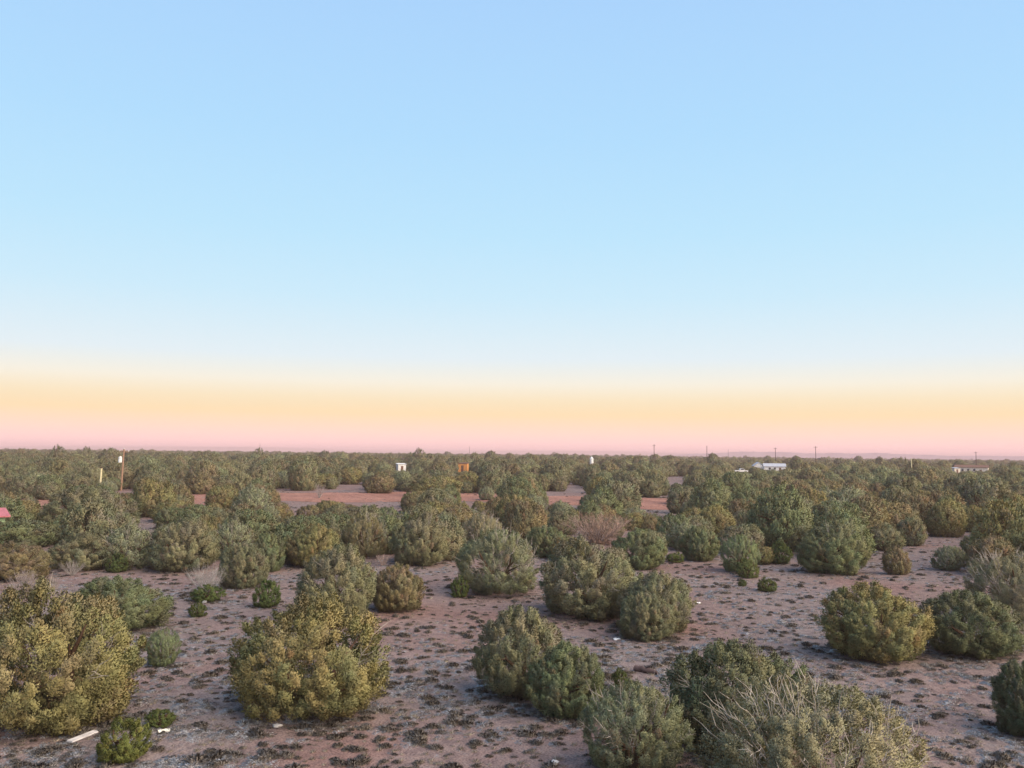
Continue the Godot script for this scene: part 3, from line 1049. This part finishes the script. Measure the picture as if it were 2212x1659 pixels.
func pickup(p: Vector3, turn: float, label: String) -> void:
	var o := thing("pickup_truck", p, label, "truck")
	o.rotation.y = turn
	var prof := [Vector2(-2.6, .5), Vector2(-2.6, 1.05), Vector2(-.75, 1.08), Vector2(-.55, 1.75), Vector2(.55, 1.75), Vector2(1.15, 1.12), Vector2(2.45, 1.0), Vector2(2.6, .8), Vector2(2.6, .45)]
	var mb := MB.new()
	for i in prof.size():
		var a: Vector2 = prof[i]
		var b: Vector2 = prof[(i + 1) % prof.size()]
		var nrm := Vector3(-(b.y - a.y), b.x - a.x, 0)
		mb.quad(Vector3(a.x, a.y, -.9), Vector3(b.x, b.y, -.9), Vector3(b.x, b.y, .9), Vector3(a.x, a.y, .9), nrm, Color.WHITE)
	var poly := PackedVector2Array(prof)
	var t := Geometry2D.triangulate_polygon(poly)
	for s in [-1.0, 1.0]:
		for i in range(0, t.size(), 3):
			mb.flat(Vector3(poly[t[i]].x, poly[t[i]].y, s * .9), Vector3(poly[t[i + 1]].x, poly[t[i + 1]].y, s * .9), Vector3(poly[t[i + 2]].x, poly[t[i + 2]].y, s * .9), Vector3(0, 0, s), Color.WHITE)
	part("body", mb.mesh(), M.white, o)
	for s in [-1.0, 1.0]:
		var g := MB.new()
		g.quad(Vector3(-.45, 1.2, s * .906), Vector3(-.4, 1.65, s * .906), Vector3(.5, 1.65, s * .906), Vector3(.9, 1.2, s * .906), Vector3(0, 0, s), Color.WHITE)
		part("side_window", g.mesh(), M.glass, o)
	for x in [-1.65, 1.6]:
		for s in [-.82, .82]:
			var wm := CylinderMesh.new()
			wm.top_radius = .38
			wm.bottom_radius = .38
			wm.height = .24
			wm.radial_segments = 16
			var q := part("wheel", wm, M.rubber, o)
			q.position = Vector3(x, .38, s)
			q.rotation.x = PI / 2
	spots.append([Vector2(p.x, p.z), 3.0])


func face_camera(p: Vector3) -> float:
	return atan2(-p.x, -p.z)


func clear_view(p: Vector3, w: float, base_frac: float) -> void:
	# the photo shows this one over the crowns before it: nothing tall stands in its line of sight
	var a := project(p + Vector3(0, base_frac, 0))
	var half := w * .5 / depth(p) * focal * PX
	windows.append([a.x - half - 4, a.x + half + 4, a.y - 12, a.y, Vector2(p.x, p.z).length()])


func buildings() -> void:
	var p := at_far(1672, 400)
	gable_house("mobile_home", p, face_camera(p) + .1, 8.8, 5.0, 2.6, 3.7, M.white, M.roof_grey, "long white house with pale grey roof under two far poles", "house", 3, 2.2)
	clear_view(p, 9.6, 1.6)
	p = at_far(1637, 405)
	gable_house("gabled_house", p, face_camera(p) + PI / 2 + .2, 5.0, 4.4, 2.5, 4.0, M.white, M.roof_grey, "small white gable beside the long white house", "house", 1, 1.2)
	clear_view(p, 4.0, 2.0)
	p = at_far(2098, 430)
	gable_house("ranch_house", p, face_camera(p) - .05, 12.5, 6.5, 3.0, 3.9, M.cream, M.brown, "long cream house with low brown roof under a far pole", "house", 4, 3.5)
	clear_view(p, 16.5, 1.6)
	p = at_far(2063, 420)
	shed(p, face_camera(p) + .6, 2.6, 2.4, 2.4, M.cream, M.roof_grey, "small pale shed beside the long cream house")
	clear_view(p, 4.0, 2.0)
	p = at_far(867, 290)
	shed(p, face_camera(p) + .3, 2.6, 2.4, 2.7, M.white, M.white, "little white shed among the crowns beyond the red road")
	clear_view(p, 2.6, .8)
	p = at_far(1001, 290)
	shed(p, face_camera(p) - .2, 3.1, 2.6, 3.0, M.orange, M.brown, "orange wooden shed among the crowns beyond the red road")
	clear_view(p, 3.0, .8)
	p = at_far(1601, 350)
	pickup(p, face_camera(p) + .25, "white pickup truck half hidden by junipers before the long white house")
	clear_view(p, 5.0, .7)
	# tall white tank
	p = at_far(1278, 420)
	var o := thing("water_tank", p, "tall narrow white tank standing among distant junipers", "tank")
	var cy := CylinderMesh.new()
	cy.top_radius = .85
	cy.bottom_radius = .85
	cy.height = 4.4
	var c := part("tank_body", cy, M.white, o)
	c.position.y = 2.2
	var co := CylinderMesh.new()
	co.top_radius = .12
	co.bottom_radius = .9
	co.height = .9
	part("cap", co, M.can, o).position.y = 4.85
	spots.append([Vector2(p.x, p.z), 2.0])
	clear_view(p, 2.4, 2.0)
	# cabin cut by the frame
	var q := at_far(-124, 92)
	gable_house("cabin", q, face_camera(q) + .12, 9.5, 4.2, 2.45, 2.95, M.green_wall, M.roof_red, "green cabin with a pink red metal roof behind the junipers", "cabin", 2, -2.0)
	windows.append([-60, 26, 1094, 1132, 92])
	# clear the cabin's view: shift any tree that would stand before it
	# small white tub on the ground behind the right-hand junipers
	var t := at(2168, 1112)
	var tub := thing("plastic_tub", t, "small white plastic tub lying on the ground beyond the squat juniper", "tub")
	var mb := MB.new()
	var sides := 14
	for i in sides:
		var a0 := TAU * i / sides
		var a1 := TAU * (i + 1) / sides
		var e := func(a: float, r: float, y: float) -> Vector3: return Vector3(cos(a) * r * 1.5, y, sin(a) * r)
		mb.quad(e.call(a0, .42, 0), e.call(a1, .42, 0), e.call(a1, .55, .5), e.call(a0, .55, .5), Vector3(cos(a0), 0, sin(a0)), Color.WHITE)
		mb.quad(e.call(a0, .55, .5), e.call(a1, .55, .5), e.call(a1, .48, .48), e.call(a0, .48, .48), Vector3.UP, Color.WHITE)
		mb.flat(e.call(a0, .48, .42), e.call(a1, .48, .42), Vector3(0, .4, 0), Vector3.UP, Color.WHITE)
	part("shell", mb.mesh(), M.bag, tub)
	spots.append([Vector2(t.x, t.z), 1.0])


func pole(p: Vector3, h: float, arm: float, m: Material, label: String, group := "", can := false, lean := 0.0) -> void:
	var o := thing("utility_pole", p, label, "utility pole", group)
	o.rotation.z = lean
	var mb := MB.new()
	mb.tube([Vector3(0, -.6, 0), Vector3(0, h * .5, 0), Vector3(0, h, 0), Vector3(0, h + .02, 0)], [.19, .16, .125, .005], 10, Color.WHITE)
	part("shaft", mb.mesh(), m, o)
	if arm > 0:
		var ab := MB.new()
		ab.box(Vector3(-arm / 2, h - .55, -.19), Vector3(arm / 2, h - .40, -.10))
		var a := part("crossarm", ab.mesh(), m, o)
		for x in [-arm * .45, 0.0, arm * .45]:
			var ib := MB.new()
			var y0 := h - .4 if x != 0.0 else h
			ib.tube([Vector3(x, y0, -.145 if x != 0.0 else 0.0), Vector3(x, y0 + .14, -.145 if x != 0.0 else 0.0), Vector3(x, y0 + .22, -.145 if x != 0.0 else 0.0)], [.05, .07, .02], 8, Color.WHITE)
			part("insulator", ib.mesh(), M.can, a if x != 0.0 else o)
	if can:
		var cb := MB.new()
		cb.tube([Vector3(-.48, h - 2.3, .1), Vector3(-.48, h - 2.28, .1), Vector3(-.48, h - 1.45, .1), Vector3(-.48, h - 1.3, .1), Vector3(-.48, h - 1.22, .1)], [.01, .31, .31, .22, .01], 16, Color.WHITE)
		part("transformer", cb.mesh(), M.can, o)
		var bb := MB.new()
		bb.box(Vector3(-.3, h - 1.9, .02), Vector3(-.1, h - 1.75, .12))
		part("bracket", bb.mesh(), M.steel, o)


func top_height(u: float, v: float, p: Vector3) -> float:
	var d := ray(u, v)
	return EYE.y + d.y / Vector2(d.x, d.z).length() * Vector2(p.x, p.z).length() - p.y


func poles() -> void:
	windows.append([1958, 1978, 986, 1006, 301])
	windows.append([256, 276, 975, 1050, 166])
	windows.append([212, 228, 1008, 1034, 161])
	var p := at_far(265, 165)
	pole(p, top_height(268, 970, p), 1.7, M.pole, "brown wooden utility pole carrying a white transformer can", "", true, -.03)
	p = at_far(219, 160)
	var o := thing("yellow_post", p, "short pale yellow post standing near the pole with the transformer", "post")
	var h := top_height(220, 1011, p)
	o.rotation.z = -.04
	var mb := MB.new()
	mb.tube([Vector3(0, -.4, 0), Vector3(0, h, 0), Vector3(0, h + .03, 0)], [.16, .15, .01], 10, Color.WHITE)
	part("shaft", mb.mesh(), M.post, o)
	var cb := MB.new()
	cb.tube([Vector3(0, h - .01, 0), Vector3(0, h + .12, 0), Vector3(0, h + .2, 0)], [.2, .2, .02], 10, Color.WHITE)
	part("cap", cb.mesh(), M.dark_pole, o)
	p = at_far(1968, 300)
	pole(p, top_height(1968, 990, p), 0.0, M.post, "pale bare pole among the crowns, lower than the horizon line")
	for q in [[1413, 960, 430, 1.4, "dark utility pole on the horizon with a single knob, tallest against the sky"], [1527, 963, 480, 0.0, "thin bare dark pole on the horizon above the low mesa"], [1675, 967, 470, 1.6, "dark utility pole on the horizon just above the long white house"], [1762, 964, 480, 2.0, "dark utility pole with crossarm on the horizon past the long white house"], [2108, 976, 540, 1.6, "dark utility pole on the horizon above the long cream house"]]:
		p = at_far(q[0], q[2])
		pole(p, top_height(q[0], q[1], p), q[3], M.dark_pole, q[4])
	for q in [[1014, 964, 900], [561, 957, 950], [1573, 970, 950]]:
		p = at_far(q[0], q[2])
		pole(p, top_height(q[0], q[1], p), 0.0, M.dark_pole, "very thin faint pole far off on the horizon", "faint poles on the horizon")


# ================================================================ litter and stones
func rock_mesh(sd: int, w: float, h: float, d: float) -> ArrayMesh:
	n_dir.seed = sd
	var mb := MB.new()
	var pts := []
	for i in 6:
		var row := []
		for k in 10:
			var e := -PI / 2 + PI * i / 5.0
			var a := TAU * k / 10
			var q := Vector3(cos(e) * cos(a), sin(e), cos(e) * sin(a))
			q *= 1.0 + n_dir.get_noise_3dv(q * 120) * .45
			row.append(Vector3(q.x * w * .5, q.y * h * .5 + h * .3, q.z * d * .5))
		pts.append(row)
	for i in 5:
		for k in 10:
			var k2 := (k + 1) % 10
			var o: Vector3 = pts[i][k] + pts[i + 1][k2] - Vector3(0, h * .6, 0)
			mb.flat(pts[i][k], pts[i][k2], pts[i + 1][k2], o, Color.WHITE)
			mb.flat(pts[i][k], pts[i + 1][k2], pts[i + 1][k], o, Color.WHITE)
	return mb.mesh()


func crumple_mesh(sd: int, w: float, d: float, h: float) -> ArrayMesh:
	n_dir.seed = sd
	var mb := MB.new()
	var g := 7
	var top := []
	for i in g:
		for k in g:
			var x := (i / (g - 1.0) - .5) * w
			var z := (k / (g - 1.0) - .5) * d
			var edge := minf(minf(i, g - 1 - i), minf(k, g - 1 - k))
			var y := absf(n_dir.get_noise_2d(x / w * 260, z / d * 260)) * h * 1.6 + (h * .25 if edge > 0 else .012)
			top.append(Vector3(x + n_dir.get_noise_2d(i * 60, k * 90) * w * .14, y, z + n_dir.get_noise_2d(k * 70, i * 50) * d * .14))
	for i in g - 1:
		for k in g - 1:
			mb.quad(top[i * g + k], top[(i + 1) * g + k], top[(i + 1) * g + k + 1], top[i * g + k + 1], Vector3.UP, Color.WHITE)
			var dn := Vector3(0, -.008, 0)
			mb.quad(top[i * g + k] + dn, top[(i + 1) * g + k] + dn, top[(i + 1) * g + k + 1] + dn, top[i * g + k + 1] + dn, Vector3.DOWN, Color.WHITE)
	return mb.mesh()


func single(called: String, mesh: Mesh, m: Material, p: Vector3, turn: float, label: String, category: String, group := "") -> void:
	var o := part(numbered(called), mesh, m, self)
	o.position = p
	o.rotation.y = turn
	tag(o, label, category, group)


func litter() -> void:
	# board: from pixel to pixel along the ground
	var a := at(150, 1606)
	var b := at(206, 1582)
	var len := a.distance_to(b)
	var mb := MB.new()
	mb.box(Vector3(-len / 2, .0, -.11), Vector3(len / 2, .05, .11))
	single("weathered_board", mb.mesh(), M.plank, (a + b) / 2 + Vector3(0, .02, 0), atan2(-(b - a).z, (b - a).x), "weathered white board lying beside the largest yellowish juniper", "board")
	single("paper_scrap", crumple_mesh(5, .34, .30, .09), M.paper, at(355, 1580), .4, "crumpled cream paper scrap beside the low dark green bush", "paper")
	single("plastic_bag", crumple_mesh(6, .36, .26, .10), M.bag, at(1333, 1382), .1, "crumpled white plastic rag before the small round juniper", "bag")
	single("plastic_bag", crumple_mesh(7, .24, .24, .14), M.bag, at(1508, 1304), .9, "small white plastic scrap beside the smooth sloping juniper", "bag")
	single("pale_stone", rock_mesh(1, .32, .12, .26), M.stone, at(600, 1570), .3, "flat white stone under the full yellow green juniper", "stone")
	single("pale_stone", rock_mesh(2, .24, .18, .22), M.stone, at(1198, 1652), .3, "lone white stone in front of the low dark green juniper", "stone")
	single("pale_stone", rock_mesh(3, .34, .16, .26), M.stone, at(442, 1302), 1.3, "white stone at the foot of the green bush below the dead shrub", "stone")
	single("pale_stone", rock_mesh(4, .16, .12, .16), M.stone, at(562, 1410), .6, "small white pebble by the full yellow green juniper", "stone")
	# fallen log: two dark lengths end to end
	a = at(1372, 1448)
	b = at(1418, 1458)
	var lg := MB.new()
	rng.seed = 77
	var pts := bend(a + Vector3(0, .1, 0), b + Vector3(0, .09, 0), .05, 6)
	var c := (a + b) / 2
	for i in pts.size(): pts[i] -= c
	lg.tube([pts[0] - (pts[1] - pts[0]) * .02] + pts + [pts[6] + (pts[6] - pts[5]) * .02], [.01, .13, .14, .12, .11, .12, .10, .08, .01], 9, Color.WHITE)
	lg.tube(bend(pts[3], pts[3] + Vector3(.2, .22, .25), .03, 3), [.05, .04, .03, .01], 6, Color.WHITE)
	single("fallen_log", lg.mesh(), M.log, c, 0, "dark fallen log lying on the soil beside a very dark bush", "log")


# ================================================================ ground cover nobody could count
func ground_cover() -> void:
	var holder := Node3D.new()
	holder.name = "dry_ground_cover"
	add_child(holder)
	tag(holder, "low dry grey tufts and dark shrublets scattered over the soil", "ground cover", "", "stuff")
	rng.seed = 555
	var meshes := [tuft_mesh(1, 110, .24, .11, .010, true), tuft_mesh(2, 50, .2, .18, .008, false), tuft_mesh(3, 150, .22, .17, .012, true), tuft_mesh(4, 80, .34, .05, .012, true)]
	rng.seed = 556
	var bufs := []
	var close := []
	for i in meshes: bufs.append(PackedFloat32Array())
	for i in 110000:
		var r := 17.0 * pow(10.0, rng.randf() * .98)
		var a := deg_to_rad(rng.randf_range(-40, 40))
		var x := r * sin(a)
		var z := -r * cos(a)
		if r > 100 and road_dist(Vector2(x, z)) < 4 + 5 * rng.randf(): continue
		var g := grey_share(x, z)
		var clump := n_patch.get_noise_2d(x * 9 + 50, z * 9)
		var k := 0
		var tint := Color.WHITE
		var s := 1.0
		var wide := rng.randf_range(.8, 1.5)
		var roll := rng.randf()
		if roll < 0.10:
			k = 2                                   # dark shrublet
			if clump < -.25: continue
			tint = Color(.135, .125, .115).lerp(Color(.17, .15, .125), rng.randf()) * rng.randf_range(.65, 1.3)
			s = .35 + .95 * pow(rng.randf(), 2.0)
		elif roll < 0.10 + .80 * g:
			if clump < -.12: continue
			k = 0 if rng.randf() < .4 else 3         # grey mat
			tint = Color(.33, .345, .36).lerp(Color(.42, .40, .39), rng.randf()) * rng.randf_range(.75, 1.2)
			s = .35 + .9 * rng.randf() * rng.randf()
		elif roll < .93:
			continue
		else:
			k = 1                                   # dry straw
			tint = Color(.40, .36, .29) * rng.randf_range(.7, 1.15)
			s = rng.randf_range(.3, .8)
		var b := Basis(Vector3.UP, rng.randf() * TAU).scaled_local(Vector3(s * wide, s * rng.randf_range(.7, 1.2), s))
		var y := th(x, z) - .01
		if k == 2 and r < 60 and absf(rad_to_deg(a)) < 32 and s > .55:
			close.append([r / s, Transform3D(b, Vector3(x, y, z)), tint])
			continue
		bufs[k].append_array(PackedFloat32Array([b.x.x, b.y.x, b.z.x, x, b.x.y, b.y.y, b.z.y, y, b.x.z, b.y.z, b.z.z, z, tint.r, tint.g, tint.b, 1.0]))
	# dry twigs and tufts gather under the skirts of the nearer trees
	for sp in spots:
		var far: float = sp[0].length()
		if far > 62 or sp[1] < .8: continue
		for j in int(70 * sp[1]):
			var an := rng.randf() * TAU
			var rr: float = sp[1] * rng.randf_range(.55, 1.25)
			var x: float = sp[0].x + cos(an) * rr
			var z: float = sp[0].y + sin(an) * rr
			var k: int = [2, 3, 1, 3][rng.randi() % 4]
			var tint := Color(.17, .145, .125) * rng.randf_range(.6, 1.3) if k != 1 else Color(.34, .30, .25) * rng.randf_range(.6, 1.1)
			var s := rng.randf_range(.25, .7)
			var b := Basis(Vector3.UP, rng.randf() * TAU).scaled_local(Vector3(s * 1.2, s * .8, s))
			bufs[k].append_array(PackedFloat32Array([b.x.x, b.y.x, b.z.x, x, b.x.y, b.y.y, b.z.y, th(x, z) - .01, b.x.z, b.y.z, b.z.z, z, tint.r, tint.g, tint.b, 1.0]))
	# the largest shrublets are things of their own
	close.sort_custom(func(p, q): return p[0] < q[0])
	print("shrublets ", close.size())
	var shades := []
	for i in 4:
		shades.append(vmat(srgb(.105 + .03 * i, .098 + .026 * i, .09 + .022 * i), .95, .1))
	for i in close.size():
		var tf: Transform3D = close[i][1]
		var tc: Color = close[i][2]
		if i >= 290 or not free_spot(tf.origin, .3, .75):
			bufs[2].append_array(PackedFloat32Array([tf.basis.x.x, tf.basis.y.x, tf.basis.z.x, tf.origin.x, tf.basis.x.y, tf.basis.y.y, tf.basis.z.y, tf.origin.y, tf.basis.x.z, tf.basis.y.z, tf.basis.z.z, tf.origin.z, tc.r, tc.g, tc.b, 1.0]))
			continue
		var o := part(numbered("low_shrub"), meshes[2], shades[i % 4], self)
		o.transform = tf
		tag(o, ["low blackish shrublet on open soil", "low dark brown shrublet on open soil", "low grey brown shrublet on open soil", "low dusty brown shrublet on open soil"][i % 4], "shrub", "low shrublets scattered on the open soil")
	var called := ["grey_mats", "straw_tufts", "dark_shrublets", "flat_mats"]
	for i in meshes.size():
		var mm := MultiMesh.new()
		mm.transform_format = MultiMesh.TRANSFORM_3D
		mm.use_colors = true
		mm.mesh = meshes[i]
		mm.instance_count = bufs[i].size() / 16
		mm.buffer = bufs[i]
		var o := MultiMeshInstance3D.new()
		o.name = called[i]
		o.multimesh = mm
		o.material_override = M.tuft
		o.set_meta("kind", "stuff")
		holder.add_child(o, true)
